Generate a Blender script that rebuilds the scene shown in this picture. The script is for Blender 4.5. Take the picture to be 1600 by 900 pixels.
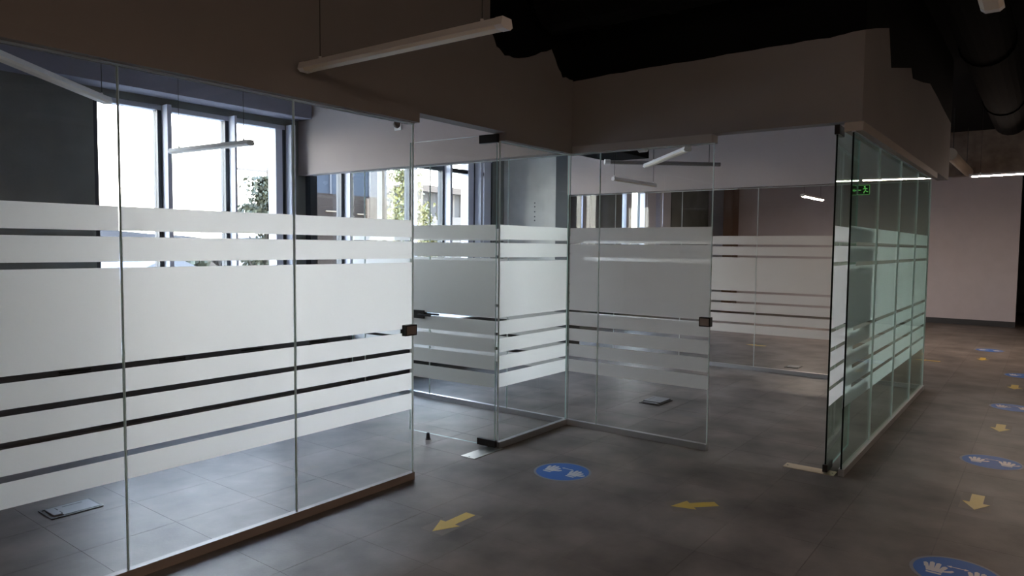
import bpy, bmesh, math, random
from mathutils import Vector, Matrix
random.seed(7)
S = bpy.context.scene
C = S.collection
for o in list(bpy.data.objects): bpy.data.objects.remove(o)

# ------------------------------------------------------------------ camera
cd = bpy.data.cameras.new('camera'); cam = bpy.data.objects.new('camera', cd); C.objects.link(cam)
FW = Vector((0.7945255, 0.60437907, -0.05878072)); RT = Vector((0.60585067, -0.79551961, 0.00966998)); UP = Vector((0.04091688, 0.04329538, 0.99822408))
cam.matrix_world = Matrix(((RT.x, UP.x, -FW.x, 0), (RT.y, UP.y, -FW.y, 0), (RT.z, UP.z, -FW.z, 1.6), (0, 0, 0, 1)))
cd.sensor_width = 36; cd.lens = 1102.803 * 36 / 1600; cd.clip_start = 0.05; cd.clip_end = 2000
S.camera = cam
FPX = 1102.803
def project(P):
    d = Vector(P) - Vector((0, 0, 1.6)); z = d.dot(FW)
    if z < 0.05: return None
    return (800 + FPX * d.dot(RT) / z, 450 - FPX * d.dot(UP) / z)

# ------------------------------------------------------------------ world, sun, exposure
w = bpy.data.worlds.new('sky'); S.world = w; w.use_nodes = True
nt = w.node_tree; nt.nodes.clear()
out = nt.nodes.new('ShaderNodeOutputWorld'); bg = nt.nodes.new('ShaderNodeBackground')
tc = nt.nodes.new('ShaderNodeTexCoord'); sp = nt.nodes.new('ShaderNodeSeparateXYZ'); rp = nt.nodes.new('ShaderNodeValToRGB')
nt.links.new(tc.outputs['Generated'], sp.inputs[0]); nt.links.new(sp.outputs['Z'], rp.inputs[0])
rp.color_ramp.elements[0].position = 0.0; rp.color_ramp.elements[0].color = (1.0, 0.93, 0.82, 1)
rp.color_ramp.elements[1].position = 0.22; rp.color_ramp.elements[1].color = (0.90, 0.95, 1.0, 1)
e = rp.color_ramp.elements.new(0.7); e.color = (0.45, 0.64, 1.0, 1)
nt.links.new(rp.outputs[0], bg.inputs['Color']); nt.links.new(bg.outputs[0], out.inputs['Surface'])
bg.inputs['Strength'].default_value = 13.5
S.view_settings.view_transform = 'Standard'; S.view_settings.look = 'None'
S.view_settings.exposure = 0.55; S.view_settings.gamma = 1.0; S.view_settings.use_curve_mapping = False
S.cycles.transparent_max_bounces = 40; S.cycles.max_bounces = 14; S.cycles.diffuse_bounces = 6
S.cycles.glossy_bounces = 5; S.cycles.transmission_bounces = 12; S.cycles.use_denoising = True
S.cycles.sample_clamp_indirect = 4.0

# ------------------------------------------------------------------ materials
MATS = {}
def mat(name, col=(.5, .5, .5), rough=.6, metal=0., spec=.5, vary=0., scale=4., bump=0., bscale=40., emit=None, estr=0., objvar=0.):
    if name in MATS: return MATS[name]
    m = bpy.data.materials.new(name); m.use_nodes = True; MATS[name] = m
    n = m.node_tree.nodes; l = m.node_tree.links; b = n['Principled BSDF']
    b.inputs['Roughness'].default_value = rough; b.inputs['Metallic'].default_value = metal
    b.inputs['Specular IOR Level'].default_value = spec
    b.inputs['Base Color'].default_value = (*col, 1)
    if emit: b.inputs['Emission Color'].default_value = (*emit, 1); b.inputs['Emission Strength'].default_value = estr
    if vary or bump or objvar:
        t = n.new('ShaderNodeTexCoord'); g = n.new('ShaderNodeNewGeometry')
    if vary or objvar:
        nz = n.new('ShaderNodeTexNoise'); nz.inputs['Scale'].default_value = scale; nz.inputs['Detail'].default_value = 6
        l.new(g.outputs['Position'], nz.inputs['Vector'])
        mr = n.new('ShaderNodeMapRange'); mr.inputs['From Min'].default_value = .3; mr.inputs['From Max'].default_value = .7
        mr.inputs['To Min'].default_value = 1 - vary; mr.inputs['To Max'].default_value = 1 + vary
        l.new(nz.outputs['Fac'], mr.inputs['Value'])
        val = mr.outputs['Result']
        if objvar:
            oi = n.new('ShaderNodeObjectInfo'); m2 = n.new('ShaderNodeMapRange')
            m2.inputs['To Min'].default_value = 1 - objvar; m2.inputs['To Max'].default_value = 1 + objvar
            l.new(oi.outputs['Random'], m2.inputs['Value'])
            mm = n.new('ShaderNodeMath'); mm.operation = 'MULTIPLY'; l.new(val, mm.inputs[0]); l.new(m2.outputs['Result'], mm.inputs[1]); val = mm.outputs[0]
        mx = n.new('ShaderNodeVectorMath'); mx.operation = 'SCALE'; mx.inputs[0].default_value = col
        l.new(val, mx.inputs['Scale']); l.new(mx.outputs['Vector'], b.inputs['Base Color'])
    if bump:
        nb = n.new('ShaderNodeTexNoise'); nb.inputs['Scale'].default_value = bscale; nb.inputs['Detail'].default_value = 4
        l.new(g.outputs['Position'], nb.inputs['Vector'])
        bp = n.new('ShaderNodeBump'); bp.inputs['Strength'].default_value = bump; bp.inputs['Distance'].default_value = .01
        l.new(nb.outputs['Fac'], bp.inputs['Height']); l.new(bp.outputs['Normal'], b.inputs['Normal'])
    return m
def glass(name, tint, refl=1.0, deep=(.60, .80, .71)):
    m = bpy.data.materials.new(name); m.use_nodes = True; MATS[name] = m
    n = m.node_tree.nodes; l = m.node_tree.links; n.clear()
    o = n.new('ShaderNodeOutputMaterial'); mx = n.new('ShaderNodeMixShader'); tr = n.new('ShaderNodeBsdfTransparent'); gl = n.new('ShaderNodeBsdfGlossy')
    tr.inputs['Color'].default_value = (*tint, 1)
    gl.inputs['Roughness'].default_value = 0.0; gl.inputs['Color'].default_value = (1, 1, 1, 1)
    lw = n.new('ShaderNodeLayerWeight'); lw.inputs['Blend'].default_value = .5
    pw = n.new('ShaderNodeMath'); pw.operation = 'POWER'; pw.inputs[1].default_value = 5
    ma = n.new('ShaderNodeMath'); ma.operation = 'MULTIPLY_ADD'; ma.inputs[1].default_value = .96 * refl; ma.inputs[2].default_value = .04 * refl
    cm = n.new('ShaderNodeMix'); cm.data_type = 'RGBA'; cm.inputs[6].default_value = (*tint, 1); cm.inputs[7].default_value = (*deep, 1)
    p4 = n.new('ShaderNodeMath'); p4.operation = 'POWER'; p4.inputs[1].default_value = 4
    l.new(lw.outputs['Facing'], p4.inputs[0]); l.new(p4.outputs[0], cm.inputs[0]); l.new(cm.outputs[2], tr.inputs['Color'])
    l.new(lw.outputs['Facing'], pw.inputs[0]); l.new(pw.outputs[0], ma.inputs[0]); l.new(ma.outputs[0], mx.inputs[0])
    l.new(tr.outputs[0], mx.inputs[1]); l.new(gl.outputs[0], mx.inputs[2]); l.new(mx.outputs[0], o.inputs['Surface'])
    return m
def frost(name, col, clear, fwd, trans, fcol=.55):
    # thin etched film: a little clear view, a broad forward lobe, and diffuse scatter both ways
    m = bpy.data.materials.new(name); m.use_nodes = True; MATS[name] = m
    n = m.node_tree.nodes; l = m.node_tree.links; n.clear()
    o = n.new('ShaderNodeOutputMaterial'); m1 = n.new('ShaderNodeMixShader'); m2 = n.new('ShaderNodeMixShader'); m3 = n.new('ShaderNodeMixShader')
    tr = n.new('ShaderNodeBsdfTransparent'); tl = n.new('ShaderNodeBsdfTranslucent'); df = n.new('ShaderNodeBsdfDiffuse'); rf = n.new('ShaderNodeBsdfRefraction')
    rf.distribution = 'GGX'; rf.inputs['Roughness'].default_value = 1.0; rf.inputs['Color'].default_value = (*[c * fcol for c in col], 1)
    g = n.new('ShaderNodeNewGeometry'); io = n.new('ShaderNodeMapRange'); io.inputs['To Min'].default_value = 1.6; io.inputs['To Max'].default_value = 1 / 1.6
    l.new(g.outputs['Backfacing'], io.inputs['Value']); l.new(io.outputs['Result'], rf.inputs['IOR'])
    tl.inputs['Color'].default_value = (*col, 1); df.inputs['Color'].default_value = (*col, 1)
    m1.inputs[0].default_value = trans; l.new(df.outputs[0], m1.inputs[1]); l.new(tl.outputs[0], m1.inputs[2])
    m3.inputs[0].default_value = fwd; l.new(m1.outputs[0], m3.inputs[1]); l.new(rf.outputs[0], m3.inputs[2])
    m2.inputs[0].default_value = clear; l.new(m3.outputs[0], m2.inputs[1]); l.new(tr.outputs[0], m2.inputs[2])
    l.new(m2.outputs[0], o.inputs['Surface'])
    return m
def emis(name, col, s):
    m = bpy.data.materials.new(name); m.use_nodes = True; MATS[name] = m
    n = m.node_tree.nodes; n.clear(); o = n.new('ShaderNodeOutputMaterial'); em = n.new('ShaderNodeEmission')
    em.inputs[0].default_value = (*col, 1); em.inputs[1].default_value = s; m.node_tree.links.new(em.outputs[0], o.inputs[0]); return m
TILE = mat('vinyl_tile', (.158, .133, .117), .42, spec=.12, vary=.42, scale=2.2, objvar=.07, bump=.06, bscale=60)
JOINT = mat('tile_joint', (.06, .058, .056), .8)
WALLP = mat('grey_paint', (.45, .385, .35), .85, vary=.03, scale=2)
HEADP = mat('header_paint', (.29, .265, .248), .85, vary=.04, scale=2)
CEILP = mat('ceiling_paint', (.78, .75, .76), .9, vary=.04)
BLACKP = mat('black_paint', (.006, .006, .006), .9, spec=.1)
FARP = mat('far_wall_paint', (.57, .51, .52), .85, vary=.03)
CONC = mat('concrete', (.58, .55, .50), .85, vary=.16, scale=3.0, bump=.25, bscale=25)
DCONC = mat('dark_concrete', (.20, .21, .195), .9, vary=.15, scale=2.5, bump=.2)
ALU = mat('satin_aluminium', (.55, .54, .54), .35, metal=1.)
BRONZE = mat('bronze_aluminium', (.24, .19, .16), .42)
STEEL = mat('brushed_steel', (.75, .72, .66), .28, metal=1.)
BLK = mat('black_metal', (.02, .018, .017), .4, metal=.3)
DKFRAME = mat('anthracite_frame', (.035, .042, .05), .5)
LTFRAME = mat('light_frame', (.55, .56, .62), .6)
PANELP = mat('lavender_panel', (.66, .66, .74), .8)
LAMPB = mat('lamp_body', (.85, .82, .78), .5)
LAMPD = mat('lamp_diffuser_off', (.80, .70, .56), .5)
LIT = emis('lamp_diffuser_on', (1.0, .80, .66), 105)
CABLE = mat('cable', (.03, .03, .03), .6)
RUB = mat('rubber', (.015, .015, .018), .6)
JSIL = frost('silicone_and_edge_glint', (.96, .98, .97), .0, .0, .88)
GL = glass('clear_glass', (.985, .993, .989), .35)
GLW = glass('window_glass', (.975, .98, .985), .8)
GEDGE = mat('glass_edge', (.004, .012, .01), .15)
GEDGEL = mat('glass_edge_light', (.45, .62, .58), .25)
FROST = frost('frost_film', (.97, .955, .93), .0, .38, .80, .45)
BLUE = mat('sticker_blue', (.025, .12, .40), .45, spec=.2)
STW = mat('sticker_white', (.55, .53, .52), .4)
STR = mat('sticker_rim', (.20, .21, .24), .45, spec=.15)
YEL = mat('sticker_yellow', (.56, .36, .03), .4)

# ------------------------------------------------------------------ mesh helpers
class MB:
    def __init__(s): s.v = []; s.f = []; s.mi = []
    def box(s, x0, x1, y0, y1, z0, z1, mi=0):
        b = len(s.v)
        s.v += [(x, y, z) for z in (z0, z1) for y in (y0, y1) for x in (x0, x1)]
        for f in ((0, 2, 3, 1), (4, 5, 7, 6), (0, 1, 5, 4), (2, 6, 7, 3), (0, 4, 6, 2), (1, 3, 7, 5)):
            s.f.append([b + i for i in f]); s.mi.append(mi)
        return s
    def tube(s, p0, p1, r, n=10, r2=None, mi=0):
        p0 = Vector(p0); p1 = Vector(p1); d = (p1 - p0).normalized(); a = d.orthogonal().normalized(); c = d.cross(a); b = len(s.v); r2 = r if r2 is None else r2
        for p, rr in ((p0, r), (p1, r2)):
            for k in range(n):
                t = 2 * math.pi * k / n; s.v.append(tuple(p + a * math.cos(t) * rr + c * math.sin(t) * rr))
        for k in range(n): s.f.append([b + k, b + (k + 1) % n, b + n + (k + 1) % n, b + n + k]); s.mi.append(mi)
        s.f.append([b + k for k in range(n)][::-1]); s.f.append([b + n + k for k in range(n)]); s.mi += [mi, mi]
        return s
    def prism(s, pts, dvec, mi=0):   # polygon (3D points) extruded by dvec
        b = len(s.v); n = len(pts); d = Vector(dvec)
        s.v += [tuple(p) for p in pts] + [tuple(Vector(p) + d) for p in pts]
        s.f.append([b + k for k in range(n)]); s.f.append([b + n + k for k in range(n)][::-1]); s.mi += [mi, mi]
        for k in range(n): s.f.append([b + k, b + n + k, b + n + (k + 1) % n, b + (k + 1) % n]); s.mi.append(mi)
        return s
    def dome(s, c, r, h, n=16, m=5, up=(0, 0, 1)):
        up = Vector(up); a = up.orthogonal().normalized(); cc = up.cross(a); c = Vector(c); b = len(s.v)
        for i in range(m + 1):
            t = math.pi / 2 * i / m
            for k in range(n):
                q = 2 * math.pi * k / n; s.v.append(tuple(c + (a * math.cos(q) + cc * math.sin(q)) * r * max(math.cos(t), .02) + up * h * math.sin(t)))
        for i in range(m):
            for k in range(n): s.f.append([b + i * n + k, b + i * n + (k + 1) % n, b + (i + 1) * n + (k + 1) % n, b + (i + 1) * n + k]); s.mi.append(0)
        s.f.append([b + k for k in range(n)][::-1]); s.f.append([b + m * n + k for k in range(n)]); s.mi += [0, 0]
        return s
    def build(s, name, mats, parent=None, bevel=0., smooth=False):
        me = bpy.data.meshes.new(name); me.from_pydata(s.v, [], s.f)
        if not isinstance(mats, (list, tuple)): mats = [mats]
        for m in mats: me.materials.append(m)
        me.polygons.foreach_set('material_index', s.mi)
        bm = bmesh.new(); bm.from_mesh(me); bmesh.ops.recalc_face_normals(bm, faces=bm.faces)
        if bevel: bmesh.ops.bevel(bm, geom=list(bm.edges), offset=bevel, segments=2, affect='EDGES', profile=.6, clamp_overlap=True)
        bm.to_mesh(me); bm.free()
        if smooth: me.polygons.foreach_set('use_smooth', [True] * len(me.polygons))
        o = bpy.data.objects.new(name, me); C.objects.link(o)
        if parent: o.parent = parent
        return o
def tag(o, label=None, cat=None, group=None, kind=None):
    if label: o['label'] = label
    if cat: o['category'] = cat
    if group: o['group'] = group
    if kind: o['kind'] = kind
    return o
def empty(name, loc, label=None, cat=None, group=None, kind=None, rz=0.):
    o = bpy.data.objects.new(name, None); C.objects.link(o); o.location = loc; o.rotation_euler = (0, 0, rz); o.empty_display_size = .1
    return tag(o, label, cat, group, kind)

# main planes
YA, XC, YF, XG, YW = 3.422, 5.329, 1.109, 9.288, 7.254
ZH, ZR, ZD, ZC, ZT = 2.414, 0.05, 2.476, 3.42, 3.95
SILL = 0.62

# ------------------------------------------------------------------ floor
fl = MB().box(-3.2, 23, -3.2, 7.9, -.30, -.003).build('floor', JOINT)
tag(fl, 'dark grey floor of large square vinyl tiles', 'floor', kind='structure')
P = .5; cells = []
for i in range(-6, 45):
    for j in range(-7, 15):
        x0, y0 = i * P, j * P + .43
        if x0 > 21 or y0 > 7.1: continue
        q = [project((x0 + a * P, y0 + b * P, 0)) for a, b in ((0, 0), (1, 0), (1, 1), (0, 1))]
        area = 0
        if all(q):
            cx = sum(p[0] for p in q) / 4; cy = sum(p[1] for p in q) / 4
            if -40 < cx < 1640 and -40 < cy < 960:
                area = abs(sum(q[k][0] * q[(k + 1) % 4][1] - q[(k + 1) % 4][0] * q[k][1] for k in range(4))) / 2
                if x0 > XG and y0 > YF: area *= .5
        cells.append((area, x0, y0))
cells.sort(reverse=True)
tm = MB(); a, h = .0008, .2488 * 2
tm.box(a, P - a, a, P - a, -.0028, 0)
t0 = tm.build('tile', TILE, fl)
for k, (ar, x0, y0) in enumerate(cells[:300]):
    t = t0 if k == 0 else t0.copy()
    if k: C.objects.link(t); t.parent = fl
    t.location = (x0, y0, 0)
rest = MB()
for ar, x0, y0 in cells[300:]: rest.box(x0 + a, x0 + P - a, y0 + a, y0 + P - a, -.0028, 0)
tag(rest.build('tile_field', TILE, fl), kind='stuff')

# ------------------------------------------------------------------ walls, headers, ceilings
def struct(o, label, cat): return tag(o, label, cat, kind='structure')
struct(MB().box(-3.2, 23, -3.2, 7.9, ZT, ZT + .3).build('ceiling', BLACKP), 'black painted exposed ceiling over the corridor', 'ceiling')
struct(MB().box(-3.0, XC - .08, YA + .07, YW, ZC, ZC + .12).build('ceiling_room', CEILP), 'grey plaster ceiling of the nearer glass room', 'ceiling')
struct(MB().box(XC + .08, XG - .08, YF + .07, YW, ZC, ZC + .12).build('ceiling_room', CEILP), 'grey plaster ceiling of the corner glass room', 'ceiling')
struct(MB().box(-3.2, -3.0, -3.2, 7.9, 0, ZT).build('wall_left', WALLP), 'plain grey side wall of the nearer room', 'wall')
struct(MB().box(-3.0, 23, -3.2, -3.0, 0, ZT).build('wall_back', WALLP), 'plain grey wall behind the camera', 'wall')

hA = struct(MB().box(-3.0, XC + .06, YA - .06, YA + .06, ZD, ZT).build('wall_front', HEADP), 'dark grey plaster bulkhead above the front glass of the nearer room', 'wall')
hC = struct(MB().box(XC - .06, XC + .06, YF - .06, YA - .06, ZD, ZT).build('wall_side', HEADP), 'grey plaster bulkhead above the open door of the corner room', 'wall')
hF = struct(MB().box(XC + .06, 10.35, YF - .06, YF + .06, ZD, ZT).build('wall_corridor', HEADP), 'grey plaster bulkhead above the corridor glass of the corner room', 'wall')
# black overspray, thin paint coat with its own ragged lower edge
def wob(pts, n, amp, ax):
    r = []
    for p, q in zip(pts, pts[1:]):
        for k in range(n):
            t = k / n; s = [p[i] + (q[i] - p[i]) * t for i in range(2)]; s[1] += random.uniform(-amp, amp); r.append(s)
    return r + [list(pts[-1])]
e1 = wob([(4.12, 3.22), (4.20, 3.10), (4.30, 3.055), (4.47, 3.065), (4.70, 3.14), (4.93, 3.24), (5.02, 3.12), (5.10, 3.045), (5.2685, 3.045)], 3, .008, 0)
MB().prism([(4.12, YA - .06, ZT)] + [(x, YA - .06, z) for x, z in e1] + [(5.2685, YA - .06, ZT)], (0, -.003, 0)).build('black_paint_coat', BLACKP, hA)
e2 = wob([(3.3615, 3.04), (2.75, 3.05), (2.2, 3.055), (1.7, 3.06), (1.27, 3.06), (1.046, 3.075)], 5, .006, 0)
MB().prism([(XC - .06, 3.3615, ZT)] + [(XC - .06, y, z) for y, z in e2] + [(XC - .06, 1.046, ZT)], (-.003, 0, 0)).build('black_paint_coat', BLACKP, hC)
e3 = [(5.266, 3.075), (5.62, 3.17), (6.1, 3.29), (6.24, 3.02), (7.2, 3.215), (7.3, 3.14), (7.9, 3.22), (8.4, 3.30), (9.0, 3.27), (9.5, 3.23), (10.35, 3.18)]
MB().prism([(5.266, YF - .06, ZT)] + [(x, YF - .06, z) for x, z in e3] + [(10.35, YF - .06, ZT)], (0, -.003, 0)).build('black_paint_coat', BLACKP, hF)
struct(MB().box(XC - .07, XC + .07, YA + .06, YW, 2.43, ZT).build('wall_divider', WALLP), 'light grey plaster wall above the glass between the two rooms', 'wall')
struct(MB().box(XG - .07, XG + .07, YF + .06, 5.96, 2.40, ZT).build('wall_rear', WALLP), 'mauve grey plaster wall above the rear glass of the corner room', 'wall')

# window wall (Y = YW)
ZHD = 3.0
ww = MB()
ww.box(-3.0, 2.97, YW, YW + .3, SILL, ZT).box(5.09, 5.40, YW, YW + .3, SILL, ZT).box(9.0, 9.75, YW, YW + .3, 0, ZT).box(12.1, 13.36, YW, YW + .3, 0, ZT).box(15.84, 23, YW, YW + .3, 0, ZT)
ww.box(2.97, 5.09, YW, YW + .3, ZHD, ZT).box(5.40, 9.0, YW, YW + .3, ZHD, ZT)
ww.box(9.75, 12.1, YW, YW + .3, ZHD, ZT).box(13.36, 15.84, YW, YW + .3, ZHD, ZT)
ww.box(-3.0, 9.0, YW, YW + .3, 0, SILL - .15).box(9.75, 15.84, YW, YW + .3, 0, SILL - .15)
struct(ww.build('wall_window', DCONC), 'dark concrete outer wall holding the windows', 'wall')
struct(MB().box(-3.0, XC - .09, 6.96, YW, 3.07, ZC).build('trim_1', mat('beam_paint', (.22, .21, .25), .9)), 'dark purple grey beam running above the nearer room windows', 'beam')
cas = empty('trim_2', (0, 6.4, 0), 'dark grey casing under the windows along the floor', 'casing', kind='structure')
SILLM = mat('casing_paint', (.10, .10, .105), .7)
def casing(x0, x1):
    o = MB().box(x0, x1, 6.42, YW, 0, SILL - .02).build('casing_body', SILLM, cas); o.location.y = -6.4
    o = MB().box(x0, x1, 6.38, YW, SILL - .02, SILL).build('casing_top', mat('casing_top_paint', (.55, .55, .56), .6), cas); o.location.y = -6.4
    n = int((x1 - x0) / .75)
    for k in range(n):
        c = x0 + (k + .5) * (x1 - x0) / n
        g = MB()
        for s in range(6): g.box(c - .12, c + .12, 6.405, 6.42, .40 + s * .025, .412 + s * .025)
        o = g.build('grille', BLK, cas); o.location.y = -6.4
casing(-2.9, XC - .02); casing(XC + .02, 8.98)

def window(num, x0, x1, mulls, transom, label):
    w_ = empty('window_%d' % num, (x0, YW, SILL), label, 'window', kind='structure')
    def part(mb, nm, m):
        o = mb.build(nm, m, w_); o.location = (-x0, -YW, -SILL); return o
    y0, y1 = YW + .02, YW + .12
    part(MB().box(x0, x1, y0, y1, ZHD - .05, ZHD), 'head_frame', LTFRAME)
    part(MB().box(x0, x1, y0, y1, SILL - .15, SILL + .05), 'bottom_frame', DKFRAME)
    part(MB().box(x0, x0 + .045, y0, y1, SILL, ZHD - .05), 'jamb', DKFRAME)
    part(MB().box(x1 - .045, x1, y0, y1, SILL, ZHD - .05), 'jamb', DKFRAME)
    ed = [x0 + .045]
    for a, b in mulls:
        m = part(MB().box(a, a + .042, y0, y1, SILL, ZHD - .05).box(b - .042, b, y0, y1, SILL, ZHD - .05), 'mullion', DKFRAME)
        if b - a > .1:
            MB().box(a + .042, b / 1.014, YW - .10, YW + .02, SILL, ZHD).build('mullion_cover', PANELP, m)
        ed += [a, b]
    ed.append(x1 - .045)
    for a, b in zip(ed[::2], ed[1::2]):
        part(MB().box(a, b, YW + .065, YW + .075, SILL + .05, ZHD - .05), 'pane', GLW)
        if transom and a > 6.6: part(MB().box(a, b, y0, y1, 2.72, 2.78), 'transom', DKFRAME)
    return w_, part
w1, part1 = window(1, 2.97, 5.09, [(3.583, 3.721), (4.325, 4.455)], False, 'tall window of three panes behind the nearer room')
part1(MB().box(4.955, 5.045, YW + .01, YW + .16, SILL, ZHD - .05), 'blind_panel', PANELP)
part1(MB().box(5.09, 5.15, YW - .10, YW - .001, SILL, ZHD), 'mullion_cover', PANELP)
w2, part2 = window(2, 5.40, 9.0, [(5.923, 6.101), (6.62, 6.665), (7.132, 7.272), (7.823, 8.023), (8.53, 8.75)], True, 'long window with a transom behind the corner room')
part2(MB().box(8.40, 8.53, YW + .01, YW + .16, SILL, ZHD - .05), 'blind_panel', PANELP)
part2(MB().box(8.79, 8.955, YW + .01, YW + .16, SILL, ZHD - .05), 'blind_panel', PANELP)
part2(MB().box(5.36, 5.455, YW - .10, YW + .02, SILL, 2.43), 'end_frame', DKFRAME)
w3, part3 = window(3, 9.75, 12.1, [(10.9, 11.04)], False, 'window past the concrete column behind the rear glass, hidden panes added for light')  # panes hidden behind the column are added to let in daylight
part3(MB().box(11.60, 11.72, YW + .01, YW + .16, SILL, ZHD - .05), 'blind_panel', PANELP)
part3(MB().box(11.80, 12.055, YW + .01, YW + .16, SILL, ZHD - .05), 'blind_panel', PANELP)
w4, part4 = window(4, 13.36, 15.84, [(14.28, 14.42), (15.07, 15.21)], False, 'farthest window seen through the rear glass, partly covered by pale panels')
part4(MB().box(13.58, 13.82, YW + .01, YW + .16, SILL, ZHD - .05), 'blind_panel', PANELP)
part4(MB().box(14.55, 15.07, YW + .01, YW + .16, SILL, ZHD - .05), 'blind_panel', PANELP)
part4(MB().box(15.36, 15.795, YW + .01, YW + .16, SILL, ZHD - .05), 'blind_panel', PANELP)
# concrete column at the end of the rear glass
col = empty('column', (XG + .2, 6.72, 0), 'raw concrete column standing by the windows at the end of the rear glass', 'column', kind='structure')
o = MB().box(XG + .0, XG + .42, 6.2, YW, 0, ZT).build('column_shaft', [CONC], col); o.location = (-XG - .2, -6.72, 0)
hol = MB()
for z in (2.02, 2.08, 2.16, 2.24, 2.30): hol.tube((XG - .002, 6.62, z), (XG + .004, 6.62, z), .012, 8)
o = hol.build('formwork_mark', BLK, col); o.location = (-XG - .2, -6.72, 0)

struct(MB().box(XG - .03, XG + .35, 5.96, 6.199, 0, ZC).build('trim_4', mat('column_shade', (.04, .042, .045), .6)), 'dark strip painted as the shaded column face between the concrete column and the rear glass', 'painted_shade')  # dark colour stands in for the column face turned from the windows
# far end of the corridor and the space behind the rear glass
struct(MB().box(18.1, 18.3, .52, YW, 0, ZT).build('wall_far', FARP), 'pale mauve wall closing the far end of the corridor', 'wall')
struct(MB().box(18.085, 18.1, .52, YW, 0, .12).build('baseboard_far', mat('dark_base', (.04, .04, .042), .6)), 'dark baseboard along the far mauve wall', 'baseboard')
struct(MB().box(22.8, 23, -3.0, 7.25, 0, ZT).build('wall_end', DCONC), 'dark wall beyond the far mauve wall', 'wall')
struct(MB().box(17.0, 18.3, -3.0, .28, 0, ZT).build('wall_right', mat('brown_dark', (.05, .042, .036), .8)), 'dark brown wall block beside the far mauve wall', 'wall')
ol = empty('column', (17.6, 6.45, 0), 'brown column against the far wall seen through the rear glass', 'column', kind='structure')
o = MB().box(17.4, 17.8, 6.33, 6.58, 0, ZT).build('column_shaft', mat('brown_wood', (.14, .08, .05), .6), ol); o.location = (-17.6, -6.45, 0)

# ------------------------------------------------------------------ glass partitions
BANDS = [(.483, .594), (.622, .735), (.763, .873), (.901, 1.012), (1.040, 1.484), (1.512, 1.627), (1.655, 1.768)]
def pane(ax, c, a, b, z0, z1, parent, film_side, edges=(None, None), bands=True, off=(0, 0, 0)):
    """glass pane: ax 'x' runs along X at Y=c, 'y' runs along Y at X=c"""
    T = .006
    m = MB()
    if ax == 'x': m.box(a, b, c - T, c + T, z0, z1)
    else: m.box(c - T, c + T, a, b, z0, z1)
    # end faces take the edge material
    lo, hi = ((4, 5) if ax == 'x' else (2, 3))
    for f in range(6):
        if f == lo: m.mi[f] = 1
        elif f == hi: m.mi[f] = 2
        elif f in (0, 1): m.mi[f] = 3
    p = m.build('glass_pane', [GL, edges[0] or GEDGEL, edges[1] or GEDGEL, GEDGEL], parent)
    p.location = off
    if bands:
        d = T + .0012
        for z, zz in BANDS:
            f = MB()
            s = film_side
            if ax == 'x': f.box(a + .002, b - .002, c + s * d - .0003, c + s * d + .0003, z, zz)
            else: f.box(c + s * d - .0003, c + s * d + .0003, a + .002, b - .002, z, zz)
            # one sheet only: keep the outer face
            f.f = [f.f[{('x', 1): 3, ('x', -1): 2, ('y', 1): 5, ('y', -1): 4}[(ax, s)]]]; f.mi = [0]
            f.build('frost_band', FROST, p)
    return p
def partition(ax, c, ends, label, film_side, rail_mat=ALU, ztop=ZH, chan_top=ZD, edge_lo=None, edge_hi=None, chan=ALU, cut=(0, 0)):
    a, b = ends[0], ends[-1]
    loc = ((a + b) / 2, c, 0) if ax == 'x' else (c, (a + b) / 2, 0)
    r = empty('glass_screen', loc, label, 'glass screen', 'frosted band glass screens')
    off = tuple(-v for v in loc)
    def part(mb, nm, m, bv=0):
        o = mb.build(nm, m, r, bevel=bv); o.location = off; return o
    G = .002
    for k, (p, q) in enumerate(zip(ends, ends[1:])):
        pane(ax, c, p + G, q - G, ZR - .012, ztop + .01, r, film_side, (edge_lo if k == 0 else None, edge_hi if k == len(ends) - 2 else None), off=off)
        if k:
            if ax == 'x': part(MB().box(p - .003, p + .003, c - .0068, c + .0068, ZR, ztop), 'joint_seal', JSIL)
            else: part(MB().box(c - .0068, c + .0068, p - .003, p + .003, ZR, ztop), 'joint_seal', JSIL)
    for q, em, sg in ((a, edge_lo, 1), (b, edge_hi, -1)):
        if em is GEDGEL:
            u0, u1 = sorted((q + sg * .001, q + sg * .006))
            part(MB().box(u0, u1, c - .0067, c + .0067, ZR, ztop) if ax == 'x' else MB().box(c - .0067, c + .0067, u0, u1, ZR, ztop), 'edge_glint', JSIL)  # pale strip stands in for light caught in the glass edge
    B = lambda w_, z0, z1, k_=0: MB().box(a, b - k_, c - w_, c + w_, z0, z1) if ax == 'x' else MB().box(c - w_, c + w_, a, b - k_, z0, z1)
    part(B(.02, 0, ZR, cut[0]), 'base_rail', rail_mat, .002)
    part(B(.011, ztop - .007, ztop), 'top_glint', JSIL)  # pale strip imitates the lit top edge of the glass
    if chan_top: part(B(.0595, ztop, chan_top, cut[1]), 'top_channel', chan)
    return r
SCR_A = partition('x', YA, [-1.35, -.4, .55, 1.507, 2.45, 3.392], 'frosted band glass wall of the nearer room, nearest and longest', 1, rail_mat=BRONZE, edge_hi=GEDGEL, chan=HEADP)
partition('x', YA, [4.325, XC - .014], 'short single glass panel hinging the open door of the nearer room', 1, rail_mat=ALU, edge_lo=GEDGEL, chan=HEADP, cut=(.0075, .047))
SCR_C = partition('y', XC, [2.098, 3.11, YA - .008], 'two pane glass wall between the short panel and the corner room doorway', 1, edge_lo=GEDGEL, chan=mat('channel_paint', (.42, .39, .37), .8))
partition('y', XC, [YA + .008, 4.105, 5.13, 6.14, 6.36], 'glass wall dividing the two rooms up to the windows', 1, ztop=2.42, chan_top=None)
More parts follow.
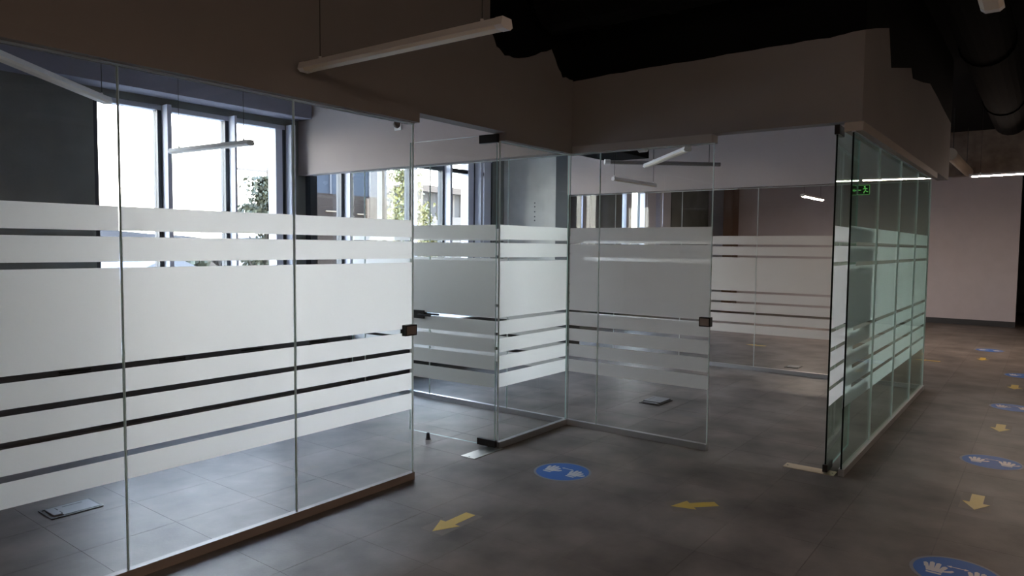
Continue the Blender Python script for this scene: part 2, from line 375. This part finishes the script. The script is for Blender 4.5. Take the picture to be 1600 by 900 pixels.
partition('x', YF, [XC - .015, 6.28, 7.29, 8.31, XG], 'glass wall of the corner room along the corridor with arrow stickers', 1, edge_lo=GEDGE, edge_hi=GEDGEL, chan=mat('channel_lamplit', (.42, .36, .30), .7))  # warm lamplight is put into the beige channel colour
partition('y', XG, [YF + .022, 2.05, 3.05, 4.10, 5.15, 5.955], 'rear glass wall of the corner room before the concrete column', -1, ztop=2.39, chan_top=None)

# ------------------------------------------------------------------ doors (pivot on floor springs, standing open inwards)
def door(num, hinge, ang, width, label, edge):
    r = empty('door_%d' % num, (hinge[0], hinge[1], 0), label, 'door', kind='structure', rz=ang)
    z0, z1 = .012, ZD - .012
    pn = pane('x', 0, 0.0, width, z0, z1, r, 1 if num == 1 else -1, (edge, GEDGEL))
    for nm, za, zb in (('bottom_patch', .008, .062), ('top_patch', z1 - .062, z1 + .004)):
        MB().box(-.015, .165, -.017, .017, za, zb).build(nm, BLK, r, bevel=.003)
    MB().tube((.055, 0, -.001), (.055, 0, .012), .014, 12).build('pivot_pin', BLK, r)
    lk = MB().box(width - .17, width - .005, -.020, .020, .985, 1.055).build('lock_case', BLK, r, bevel=.004)
    for s in (-1, 1):
        h = MB().tube((width - .135, s * .018, 1.02), (width - .135, s * .055, 1.02), .010, 10).tube((width - .135, s * .052, 1.02), (width - .27, s * .052, 1.02), .009, 10)
        h.build('lever_handle', BLK, lk, smooth=False)
    return r
door(1, (4.318, YA + .02), math.radians(93.0), .90, 'glass door of the nearer room standing open inwards with black lever', GEDGEL)
door(2, (XC, 1.216), math.radians(2.0), .86, 'glass door of the corner room standing open beside the corridor glass', GEDGE)
def strike(loc, ax, parent):
    x, y = (.054, .026) if ax == 'x' else (.026, .046)
    k_ = MB().box(-x, x, -y, y, -.037, .037).build('lock_strike', BLK, parent, bevel=.004)
    k_.location = Vector(loc) - parent.location; k_['label'] = 'black lock box at the glass edge'
    q = MB()
    if ax == 'x': q.box(-x * .8, x * .8, -y - .001, -y + .001, -.028, .028)
    else: q.box(-x - .001, -x + .001, -y * .8, y * .8, -.028, .028)
    q.build('face_plate', BRONZE, k_)
strike((3.352, YA, 1.03), 'x', SCR_A)
strike((XC, 2.135, 1.022), 'y', SCR_C)
def plate(x0, x1, y0, y1, label, m):
    r = empty('floor_spring_plate', ((x0 + x1) / 2, (y0 + y1) / 2, 0), label, 'plate', 'floor spring cover plates')
    hx, hy = (x1 - x0) / 2, (y1 - y0) / 2
    MB().box(-hx, hx, -hy, hy, 0, .004).build('cover', m, r, bevel=.001)
    for sx in (-1, 1): 
        q = (sx * (hx - .02), 0) if hx > hy else (0, sx * (hy - .02))
        MB().tube((q[0], q[1], .0035), (q[0], q[1], .0052), .006, 10).build('screw', BLK, r)
plate(3.99, 4.34, 3.375, 3.51, 'steel floor plate at the hinge of the nearer room door', STEEL)
plate(5.285, 5.40, 1.15, 1.50, 'brass toned floor plate at the hinge of the corner room door', mat('warm_steel', (.78, .66, .48), .3, metal=.9))
ds = empty('door_stop', (4.17, 4.03, 0), 'small black rubber door stop on the floor beside the open door of the nearer room', 'door stop')
MB().tube((0, 0, 0), (0, 0, .008), .022, 14).build('base_disc', BLK, ds)
MB().tube((0, 0, .008), (0, 0, .05), .017, 14, .013).dome((0, 0, .05), .013, .008, 14, 3).build('rubber_post', RUB, ds)

# ------------------------------------------------------------------ pendant lamps
def lamp(p0, p1, label, lit=False, ztop=ZC, wires=(.1, .9), wd=.085, ht=.045):
    p0 = Vector(p0); p1 = Vector(p1); L = (p1 - p0).length; mid = (p0 + p1) / 2
    r = empty('pendant_lamp', mid, label, 'lamp', 'linear pendant lamps'); r.rotation_euler = (0, 0, math.atan2((p1 - p0).y, (p1 - p0).x))
    hw = wd / 2; x = L / 2
    b = MB()
    b.prism([(-x + .02, -hw, .012), (-x + .02, -hw * .75, ht), (-x + .02, hw * .75, ht), (-x + .02, hw, .012)], (L - .04, 0, 0)).build('housing', LAMPB, r)
    MB().prism([(-x + .04, -hw * .96, .012), (-x + .04, -hw * .6, 0), (-x + .04, hw * .6, 0), (-x + .04, hw * .96, .012)], (L - .08, 0, 0)).build('diffuser', LIT if lit else LAMPD, r)
    for s in (-1, 1):
        MB().prism([(s * (x - .04), -hw, .012), (s * (x - .04), -hw * .6, -.002), (s * (x - .04), hw * .6, -.002), (s * (x - .04), hw, .012), (s * (x - .04), hw * .75, ht + .002), (s * (x - .04), -hw * .75, ht + .002)], (s * .04, 0, 0)).build('end_cap', LAMPB, r)
    for t in wires:
        xx = -x + t * L
        MB().tube((xx, 0, ht), (xx, 0, ztop - mid.z), .0025, 6).build('suspension_wire', CABLE, r)
        MB().tube((xx, 0, ht), (xx, 0, ht + .02), .008, 8).build('wire_clip', LAMPB, r)
    return r
lamp((2.47, 1.92, 2.545), (2.44, 3.31, 2.545), 'unlit white linear lamp hanging in front of the dark bulkhead', ztop=ZT)
lamp((3.62, .235, 2.60), (2.22, .235, 2.60), 'unlit white linear lamp end hanging under the cable tray, nearest the camera', ztop=ZT)
lamp((8.4, -.02, 2.70), (7.0, -.02, 2.70), 'unlit white linear lamp farther along below the cable tray', ztop=ZT)
lamp((2.884, 1.095, 2.8), (2.048, .176, 2.8), 'unlit white linear lamp hanging askew above the camera', ztop=ZT)
lamp((13.25, 1.06, 2.755), (13.05, -.36, 2.755), 'glowing linear lamp hanging across the far corridor', lit=True, ztop=ZT)
lamp((13.85, 3.74, 2.585), (15.25, 3.72, 2.585), 'glowing linear lamp seen through the rear glass wall', lit=True, ztop=ZT)
lamp((-1.5, -1.0, 2.755), (-1.5, -2.4, 2.755), 'added unseen lamp behind the camera lighting the corridor, farther from the cable tray', lit=True, ztop=ZT)  # added out of view to light the corridor
lamp((.8, -1.5, 2.755), (.8, -2.9, 2.755), 'added unseen lamp behind the camera lighting the corridor, closer to the cable tray', lit=True, ztop=ZT)  # second unseen lamp added to brighten the corridor
lamp((3.55, 5.57, 2.456), (3.46, 6.75, 2.456), 'small linear lamp hanging in front of the nearer room windows', wires=(.08, .9))
lamp((2.32, 5.44, 2.594), (1.30, 4.52, 2.594), 'linear lamp hanging diagonally before the dark concrete wall in the nearer room', wires=(.05, .95))
lamp((7.86, 3.95, 2.57), (6.74, 2.93, 2.57), 'white linear lamp hanging diagonally in the corner room', wires=(.2, .9))
lamp((7.78, 4.36, 2.43), (8.92, 4.34, 2.43), 'dark edged linear lamp hanging low and level in the corner room', wires=(.03, .95), wd=.05)
lamp((13.2, 6.3, 2.72), (13.2, 4.9, 2.72), 'dim linear lamp beyond the rear glass wall near the column', ztop=ZT)
lamp((11.4, 5.5, 2.56), (11.4, 4.1, 2.56), 'dim linear lamp behind the rear glass wall, closer than the one by the column', ztop=ZT)
lamp_refl = empty('pipe', (8.4, 4.0, 2.68), 'grey tube standing in for a lamp reflection under the corner room ceiling', 'pipe')  # tube stands in for a corridor lamp reflected in the glass
o = MB().tube((7.9, 4.52, 2.68), (8.91, 3.43, 2.68), .025, 12).build('pipe_run', mat('reflection_grey', (.22, .2, .19), .6), lamp_refl); o.location = (-8.4, -4.0, -2.68)
o = MB().tube((7.88, 4.54, 2.68), (7.93, 4.49, 2.68), .034, 12).build('reflection_cap', LAMPB, lamp_refl); o.location = (-8.4, -4.0, -2.68)
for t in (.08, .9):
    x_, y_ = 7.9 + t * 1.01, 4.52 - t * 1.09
    o = MB().tube((x_, y_, 2.68), (x_, y_, ZC), .004, 6).build('pipe_hanger', CABLE, lamp_refl); o.location = (-8.4, -4.0, -2.68)
dk = empty('air_duct', (8.45, 4.6, 2.82), 'black air duct box under the corner room ceiling', 'duct')
MB().box(-.42, .42, -.18, .45, 0, ZC - 2.83).build('duct_body', BLACKP, dk)
MB().tube((.1, -.20, .12), (.1, -.30, .12), .08, 16).build('duct_spigot', LAMPB, dk)
bx = empty('ceiling_vent', (1.6, 5.7, ZC), 'black vent in the ceiling of the nearer room', 'vent')
MB().box(-.3, .3, -.25, .25, -.02, 0).build('vent_frame', BLACKP, bx)
for k in range(6): MB().box(-.26, .26, -.2 + k * .075, -.17 + k * .075, -.028, -.018).build('vent_slat', BLK, bx)
sn = empty('motion_sensor', (XC - .07, 5.52, 2.87), 'small white motion sensor on the wall above the dividing glass', 'sensor')
MB().box(-.02, 0, -.05, .05, -.06, .06).build('sensor_back', LAMPB, sn, bevel=.006)
MB().dome((-.02, 0, 0), .042, .05, 16, 5, up=(-1, 0, 0)).build('sensor_lens', mat('sensor_dark', (.12, .09, .07), .3), sn, smooth=True)

# exit sign beyond the rear glass
ex = empty('exit_sign', (12.0, 2.37, 2.45), 'green glowing exit sign with arrow and running figure', 'exit sign')
MB().box(-.006, .006, -.125, .125, 0, .145).build('sign_plate', mat('sign_dark', (.02, .035, .02), .3), ex)
GRN = emis('sign_green', (.25, .8, .18), .5)
gx = -.0075
def bar(m, y0, z0, y1, z1, t=.006):
    d = Vector((0, y1 - y0, z1 - z0)); nrm = Vector((0, -d.z, d.y)).normalized() * t / 2
    p = [Vector((gx, y0, z0)) - nrm, Vector((gx, y1, z1)) - nrm, Vector((gx, y1, z1)) + nrm, Vector((gx, y0, z0)) + nrm]
    m.prism(p, (-.001, 0, 0))
m = MB(); bar(m, .11, .07, .0, .07, .010); bar(m, .112, .07, .085, .095, .010); bar(m, .112, .07, .085, .045, .010); m.build('arrow', GRN, ex)
m = MB(); m.tube((gx, -.055, .117), (gx - .001, -.055, .117), .013, 12)
for b in ((-.06, .1, -.068, .06), (-.06, .096, -.03, .085), (-.062, .096, -.092, .088), (-.068, .062, -.045, .045), (-.045, .045, -.048, .018), (-.068, .062, -.09, .04), (-.09, .04, -.105, .045)): bar(m, *b, .009)
m.build('running_figure', GRN, ex)
m = MB()
for b in ((-.125, .002, .125, .002), (-.125, .143, .125, .143), (-.123, 0, -.123, .145)): bar(m, *b, .004)
m.build('edge_glow', GRN, ex)
for s in (-.1, .1): MB().tube((0, s, .145), (0, s, ZT - 2.45), .003, 6).build('sign_wire', CABLE, ex)

# corridor services
ct = empty('cable_tray', (6, -.25, 3.15), 'grey slatted cable tray under the black corridor ceiling', 'tray')
TR = mat('tray_grey', (.12, .13, .125), .6)
for y in (-.3, .3): MB().box(-3.5, 5.5, y - .012, y + .012, 0, .07).build('side_rail', TR, ct)
r0 = None
for k in range(36):
    if r0 is None: r0 = MB().box(-.02, .02, -.29, .29, 0, .02).build('rung', TR, ct); o = r0
    else: o = r0.copy(); C.objects.link(o); o.parent = ct
    o.location = (-3.4 + k * .25, 0, 0)
for k in range(4):
    for y in (-.3, .3): MB().tube((-3 + k * 2.6, y, .07), (-3 + k * 2.6, y, ZT - 3.15), .006, 6).build('hanger_rod', CABLE, ct)
for k, y in enumerate((-.18, -.05, .1)): MB().tube((-3.5, y, .035), (5.5, y, .035), .014, 8).build('laid_cable', CABLE, ct)
cp = empty('pipe', (15.0, 1.35, 3.15), 'beige pipe running under the ceiling beyond the glowing lamp', 'pipe')
MB().tube((-1.6, 0, 0), (1.6, 0, 0), .085, 16).build('pipe_run', mat('beige', (.5, .42, .33), .7), cp)
MB().tube((-1.62, 0, 0), (-1.55, 0, 0), .1, 16).build('pipe_collar', mat('beige', (.5, .42, .33), .7), cp)
for x in (-1.2, 1.2): MB().tube((x, 0, .08), (x, 0, ZT - 3.15), .006, 6).build('pipe_hanger', CABLE, cp)
bmz = MB(); yy = -2.9
pts = []
while yy < 7.2: pts.append((16.6, yy, 3.08 + random.uniform(-.05, .05))); yy += .45
bmz.prism([(16.6, -2.9, ZT)] + pts + [(16.6, 7.2, ZT)], (.35, 0, 0))
struct(bmz.build('trim_3', mat('rough_beam', (.16, .125, .10), .9, vary=.3, scale=5)), 'rough brown beam across the ceiling at the far end of the corridor', 'beam')
for k, (x, y, r) in enumerate(((4.7, 2.2, .28), (8.0, .55, .22))):
    d_ = empty('ventilation_duct', (x, y, 3.55), ['black round duct in the dark ceiling corner above the short glass panel', 'black round duct running along the corridor ceiling'][k], 'duct')
    L = 1.0 if k == 0 else 5
    MB().tube((-L if k else 0, 0 if k else -L, 0), (L if k else 0, 0 if k else L, 0), r, 20).build('duct_tube', BLACKP, d_, smooth=False)
    for t in (-.6, .0, .6):
        q = (t * L, 0, 0) if k else (0, t * L, 0); q2 = (t * L + .03, 0, 0) if k else (0, t * L + .03, 0)
        MB().tube(q, q2, r + .015, 20).build('duct_collar', BLACKP, d_)

# ------------------------------------------------------------------ floor boxes
def floorbox(x, y, label, lx=.28, ly=.20, tilt=0.):
    r = empty('floor_outlet_box', (x, y, 0), label, 'floor box', 'floor outlet boxes')
    fr = MB()
    fr.box(-lx / 2, lx / 2, -ly / 2, -ly / 2 + .012, 0, .006).box(-lx / 2, lx / 2, ly / 2 - .012, ly / 2, 0, .006).box(-lx / 2, -lx / 2 + .012, -ly / 2 + .012, ly / 2 - .012, 0, .006).box(lx / 2 - .012, lx / 2, -ly / 2 + .012, ly / 2 - .012, 0, .006)
    fr.build('frame', BLK, r)
    lid = MB().box(-lx / 2 + .07, lx / 2 - .014, -ly / 2 + .016, ly / 2 - .014, .002, .009 + tilt).build('lid', mat('lid_grey', (.17, .17, .175), .4), r, bevel=.002)
    MB().box(-.03, lx / 2 - .06, ly / 2 - .05, ly / 2 - .042, .0085 + tilt, .0096 + tilt).build('lid_slot', BLK, lid)
    fp = MB().box(-lx / 2 + .022, -lx / 2 + .066, -ly / 2 + .03, ly / 2 - .03, .002, .014).build('cable_flap', mat('lid_grey', (.17, .17, .175), .4), r, bevel=.003)
    for s in (-1, 1): MB().box(-lx / 2 + .062, -lx / 2 + .074, s * .035 - .018, s * .035 + .018, .010, .0125).build('cable_slot', BLK, fp)
floorbox(1.71, 4.61, 'grey floor outlet box on the floor behind the nearest glass wall')
floorbox(6.70, 3.20, 'black framed floor outlet box inside the corner room', .33, .22, .012)
floorbox(9.90, 2.71, 'tiny floor outlet box just beyond the rear glass wall', .24, .18)

# ------------------------------------------------------------------ floor stickers
def hand(m, cx, cy, s, z):
    def quad(pts): m.prism([(cx + p[0] * s, cy + p[1] * s, z) for p in pts], (0, 0, .0004))
    quad([(-.30, -.30), (.10, -.36), (.12, .34), (-.30, .26)])          # palm (fingers to +X)
    for y0, y1, l in ((-.38, -.19, .48), (-.18, .0, .70), (.01, .19, .72), (.20, .37, .55)):
        yc = (y0 + y1) / 2; h_ = (y1 - y0) / 2
        quad([(.08, y0), (l - h_, y0 + (yc * .25)), (l, yc * 1.25), (l - h_, y1 + yc * .25), (.08, y1)])
    quad([(-.2, -.28), (-.05, -.33), (.2, -.62), (.12, -.70), (-.08, -.60)])   # thumb
    quad([(-.52, -.28), (-.38, -.30), (-.38, .26), (-.52, .24)])        # cuff
def circle_sticker(x, y, label, r=.205, rz=0.):
    o = empty('round_floor_sticker', (x, y, 0), label, 'sticker', 'round blue keep distance stickers', rz=rz)
    MB().tube((0, 0, .0002), (0, 0, .0010), r, 40).build('rim', STR, o)
    MB().tube((0, 0, .0010), (0, 0, .0014), r * .92, 40).build('blue_disc', BLUE, o)
    for s in (1, -1):
        m = MB(); hand(m, -.005, s * .096, .122, .0014); m.build('hand_symbol', STW, o)
    m = MB(); z = .0014
    m.prism([(.066, -.03, z), (.074, -.03, z), (.074, .03, z), (.066, .03, z)], (0, 0, .0004))
    for s in (1, -1): m.prism([(.07, s * .05, z), (.058, s * .028, z), (.082, s * .028, z)], (0, 0, .0004))
    m.build('double_arrow', STW, o)
circle_sticker(4.165, 2.70, 'blue round hands sticker on the floor before the short glass panel')
circle_sticker(4.06, .30, 'blue round hands sticker nearest the camera in the corridor row')
circle_sticker(6.41, .286, 'blue round hands sticker second nearest in the corridor row')
circle_sticker(8.80, .235, 'blue round hands sticker third nearest in the corridor row')
circle_sticker(11.15, .21, 'blue round hands sticker fourth nearest in the corridor row')
circle_sticker(13.68, .71, 'blue round hands sticker farthest down the corridor')
def arrow(x, y, rz, label, L=.33):
    o = empty('arrow_floor_sticker', (x, y, 0), label, 'sticker', 'yellow arrow floor stickers', rz=rz)
    z = .0008; h = L / 2
    MB().box(-h - .012, h + .012, -.085, .085, .0001, .0004).build('backing', mat('sticker_clear', (.18, .15, .125), .45, spec=.12), o)
    MB().prism([(-h, -.036, z), (h * .1, -.036, z), (h * .1, -.075, z), (h, 0, z), (h * .1, .075, z), (h * .1, .036, z), (-h, .036, z)], (0, 0, .0006)).build('arrow_shape', YEL, o)
arrow(2.985, 2.69, math.pi, 'faded yellow arrow sticker on the floor before the nearer room doorway')
arrow(4.13, 1.70, math.radians(135), 'yellow arrow sticker between the blue round sticker and the corner room', .30)
arrow(5.315, .305, math.pi, 'yellow arrow sticker nearest the camera in the corridor row')
arrow(7.71, .29, math.pi, 'yellow arrow sticker second nearest in the corridor row')
arrow(10.16, .265, math.pi, 'yellow arrow sticker third nearest in the corridor row')
arrow(12.5, .73, math.pi, 'yellow arrow sticker farthest down the corridor')
arrow(11.80, 1.36, math.pi / 2, 'yellow arrow sticker just past the corner of the corridor glass')
arrow(11.74, 3.83, math.pi / 2, 'yellow arrow sticker seen through the rear glass wall')

# ------------------------------------------------------------------ outside
struct(MB().box(-60, 90, 7.9, 55, -6.02, -5.95).build('ground', mat('bounce_paving', (.30, .28, .25), .9, vary=.1)), 'added pale ground below the windows, unseen, bouncing daylight indoors', 'bounce_paving')  # added out of sight to bounce daylight up through the windows
gm = mat('ground_outside', (.04, .036, .03), .95, vary=.4, scale=.05)
struct(MB().box(-400, 900, 7.9, 900, -6.2, -6).build('ground', gm), 'pale ground outside the windows', 'ground')
hl = MB(); pts = []; 
for k in range(60): pts.append((-200 + k * 20, 420, -6 + 14 + 3.0 * math.sin(k * .5) + random.uniform(-1.2, 1.2)))
hl.prism([(-200, 420, -6)] + pts + [(980, 420, -6)], (0, 30, 0))
struct(hl.build('hills', mat('hill_haze', (.03, .031, .035), .95, vary=.3, scale=.03)), 'hazy grey hills on the horizon outside', 'hills')
LEAFS = [mat('leaf_green', (.032, .036, .018), .7, objvar=.2, vary=.5, scale=3), mat('leaf_sun_painted', (.085, .082, .02), .6, vary=.5, scale=5), mat('leaf_brown', (.022, .017, .012), .8, vary=.4, scale=.8)]  # sunlight on the second tree is put into its yellow leaf colour
def tree(x, y, zb, ztop, rx, label, lm, n=2600, leaf=.14, crown0=.35):
    t = empty('tree', (x, y, zb), label, 'tree', 'trees outside the windows')
    H = ztop - zb; bark = mat('bark', (.02, .016, .012), .9)
    MB().tube((0, 0, 0), (0, 0, H * .8), H * .018, 8, H * .006).build('trunk', bark, t)
    br = MB()
    for k in range(9):
        a = k * 2.4; z = H * (crown0 + .05 * k); br.tube((0, 0, z), (math.cos(a) * rx * .7, math.sin(a) * rx * .7, z + H * .12), H * .007, 6, H * .003)
    br.build('branches', bark, t)
    lf = MB(); cl = []
    for k in range(26):
        u = random.random(); a = random.uniform(0, 6.283); z = crown0 + u * (1 - crown0)
        rr = rx * math.sin(math.pi * (.12 + .8 * u)) * random.uniform(.3, 1)
        cl.append((math.cos(a) * rr, math.sin(a) * rr, z * H))
    for k in range(n):
        c = random.choice(cl); s = rx * .22
        p = Vector((random.gauss(c[0], s), random.gauss(c[1], s), min(random.gauss(c[2], s), H)))
        a = Vector((random.gauss(0, 1), random.gauss(0, 1), random.gauss(0, 1))).normalized(); b = a.orthogonal().normalized(); c2 = a.cross(b); L = leaf * random.uniform(.6, 1.3)
        i = len(lf.v); lf.v += [tuple(p - b * L), tuple(p + c2 * L * .5), tuple(p + b * L), tuple(p - c2 * L * .5)]; lf.f.append([i, i + 1, i + 2, i + 3]); lf.mi.append(0)
    tag(lf.build('foliage', lm, t), kind='stuff')
tree(.662 * 26, 26, -6, 4.3, 1.25, 'green leafy tree outside the pane next to the plaster dividing wall', LEAFS[0], 5500, .13)
tree(.972 * 23.5, 23.5, -6, 5.2, 1.35, 'yellow green tree with painted sunlight outside the corner room window', LEAFS[1], 6000, .12)
tree(.62 * 62 - 6, 62, -6, 1.2, 1.6, 'low green tree beside the gabled white house far outside', LEAFS[0], 900, .5)
for k in range(3):
    tree(40 + k * 5.0, 76 + k, -6, .3 + .2 * k, 1.7, ['brown tree in the far row outside, next to the cream house', 'brown tree in the far row outside, middle', 'brown tree in the far row outside, farthest from the cream house'][k], LEAFS[2], 1500, .4)
# gabled house far away
def house(x, y, w_, d_, zt, label, wallm, roofm):
    h = empty('house', (x, y, -6), label, 'house')
    H = zt + 6
    MB().box(-w_ / 2, w_ / 2, -d_ / 2, d_ / 2, 0, H * .75).build('house_walls', wallm, h)
    MB().prism([(-w_ / 2 - .3, -d_ / 2 - .3, H * .75), (w_ / 2 + .3, -d_ / 2 - .3, H * .75), (0, -d_ / 2 - .3, H)], (0, d_ + .6, 0)).build('gable_roof', roofm, h)
    for s in (-1, 1): MB().box(s * w_ * .25 - .5, s * w_ * .25 + .5, -d_ / 2 - .05, -d_ / 2 + .02, H * .35, H * .55).build('house_window', DKFRAME, h)
WHT = mat('white_render', (.075, .068, .062), .8); CRM = mat('cream_render', (.075, .06, .045), .8); RGREY = mat('grey_roof', (.05, .056, .065), .7)
house(.47 * 55, 55, 6.5, 8, .75, 'white gabled house far outside the nearer room window', WHT, RGREY)
house(.528 * 66, 66, 4, 4, 1.0, 'cream house far outside beside the low green tree', CRM, CRM)
# tower crane
cr = empty('tower_crane', (.668 * 210, 210, -6), 'thin pale tower crane on the horizon outside', 'crane')
CRM_ = mat('crane_paint', (.09, .08, .07), .7)
MB().box(-.5, .5, -.5, .5, 0, 33).build('mast', CRM_, cr)
MB().box(-12, 12, -.3, .3, 31.5, 32.2).build('jib', CRM_, cr)
MB().prism([(-.5, -.3, 33), (.5, -.3, 33), (0, -.3, 37)], (0, .6, 0)).build('tower_top', CRM_, cr)
MB().box(9, 12, -.8, .8, 29.8, 31.5).build('counterweight', CRM_, cr)
# neighbouring glazed wing
wg = empty('building_wing', (.745 * 13, 13, -6), 'glazed wing of a building outside, reflected sky painted blue, with a brown lower storey', 'building', 'buildings outside')
def wp(mb, nm, m): 
    o = mb.build(nm, m, wg); o.location = (-.745 * 13, -13, 6); return o
wx0, wx1 = .745 * 13, .922 * 13
WB = mat('wing_sky_reflection', (.026, .032, .042), .6, spec=.0); WBR = mat('wing_brown', (.014, .0115, .0105), .8, spec=.1)  # matte blue stands in for sky reflected in the wing glazing
PL = [(wx0, 13), (wx1, 13), (.912 * 20, 20), (.765 * 20, 20)]
wp(MB().prism([(x, y, 2.75) for x, y in PL], (0, 0, 1.1)), 'glazing_body', WB)
wp(MB().prism([(x, y, -6) for x, y in PL], (0, 0, 8.75)), 'lower_storey', WBR)
for k in range(1, 4): 
    x = wx0 + (wx1 - wx0) * k / 4; wp(MB().box(x - .02, x + .02, 12.96, 13, 2.75, 3.85), 'glazing_bar', mat('wing_bar', (.03, .035, .045), .5))
wp(MB().box(wx0 + .02, wx1, 12.9, 13, 1.98, 2.06), 'ledge', mat('wing_ledge', (.05, .03, .018), .7))
wp(MB().box(wx0 + .45, wx0 + .95, 12.97, 13, 2.34, 2.37), 'strip_lamp', mat('wing_strip', (.09, .075, .055), .6))
wp(MB().box(wx0 + 1.35, wx0 + 1.62, 12.97, 13, 2.31, 2.34), 'strip_lamp', mat('wing_strip', (.09, .075, .055), .6))
for x in (wx0 + .12, wx0 + 1.62): wp(MB().box(x, x + .06, 12.94, 13, 1.2, 2.7), 'post', mat('wing_post', (.06, .042, .028), .7))
# white building with window band
wh = empty('building_block', (1.2 * 40, 40, -6), 'white flat building outside with a dark band of windows under the roof', 'building', 'buildings outside')
bx0, bx1 = 1.0 * 40, 1.36 * 40
def hp(mb, nm, m):
    o = mb.build(nm, m, wh); o.location = (-1.2 * 40, -40, 6); return o
hp(MB().box(bx0, bx1, 40, 52, -6, 4.0), 'block_walls', WHT)
hp(MB().box(bx0 - .2, bx1, 40.5, 52, 4.0, 5.9), 'window_band', mat('band_grey', (.028, .028, .03), .8))
for k in range(16): x = bx0 + k * .95; hp(MB().box(x, x + .18, 40.4, 40.6, 4.0, 5.9), 'band_post', WHT)
hp(MB().box(bx0 - .6, bx1, 39.6, 52, 5.9, 6.4), 'roof_slab', mat('roof_tan', (.05, .038, .03), .8))
for k in range(5):
    x = bx0 + 2.2 + k * 3.1; hp(MB().box(x, x + .7, 39.95, 40.05, 1.9, 3.1), 'block_window', DKFRAME)
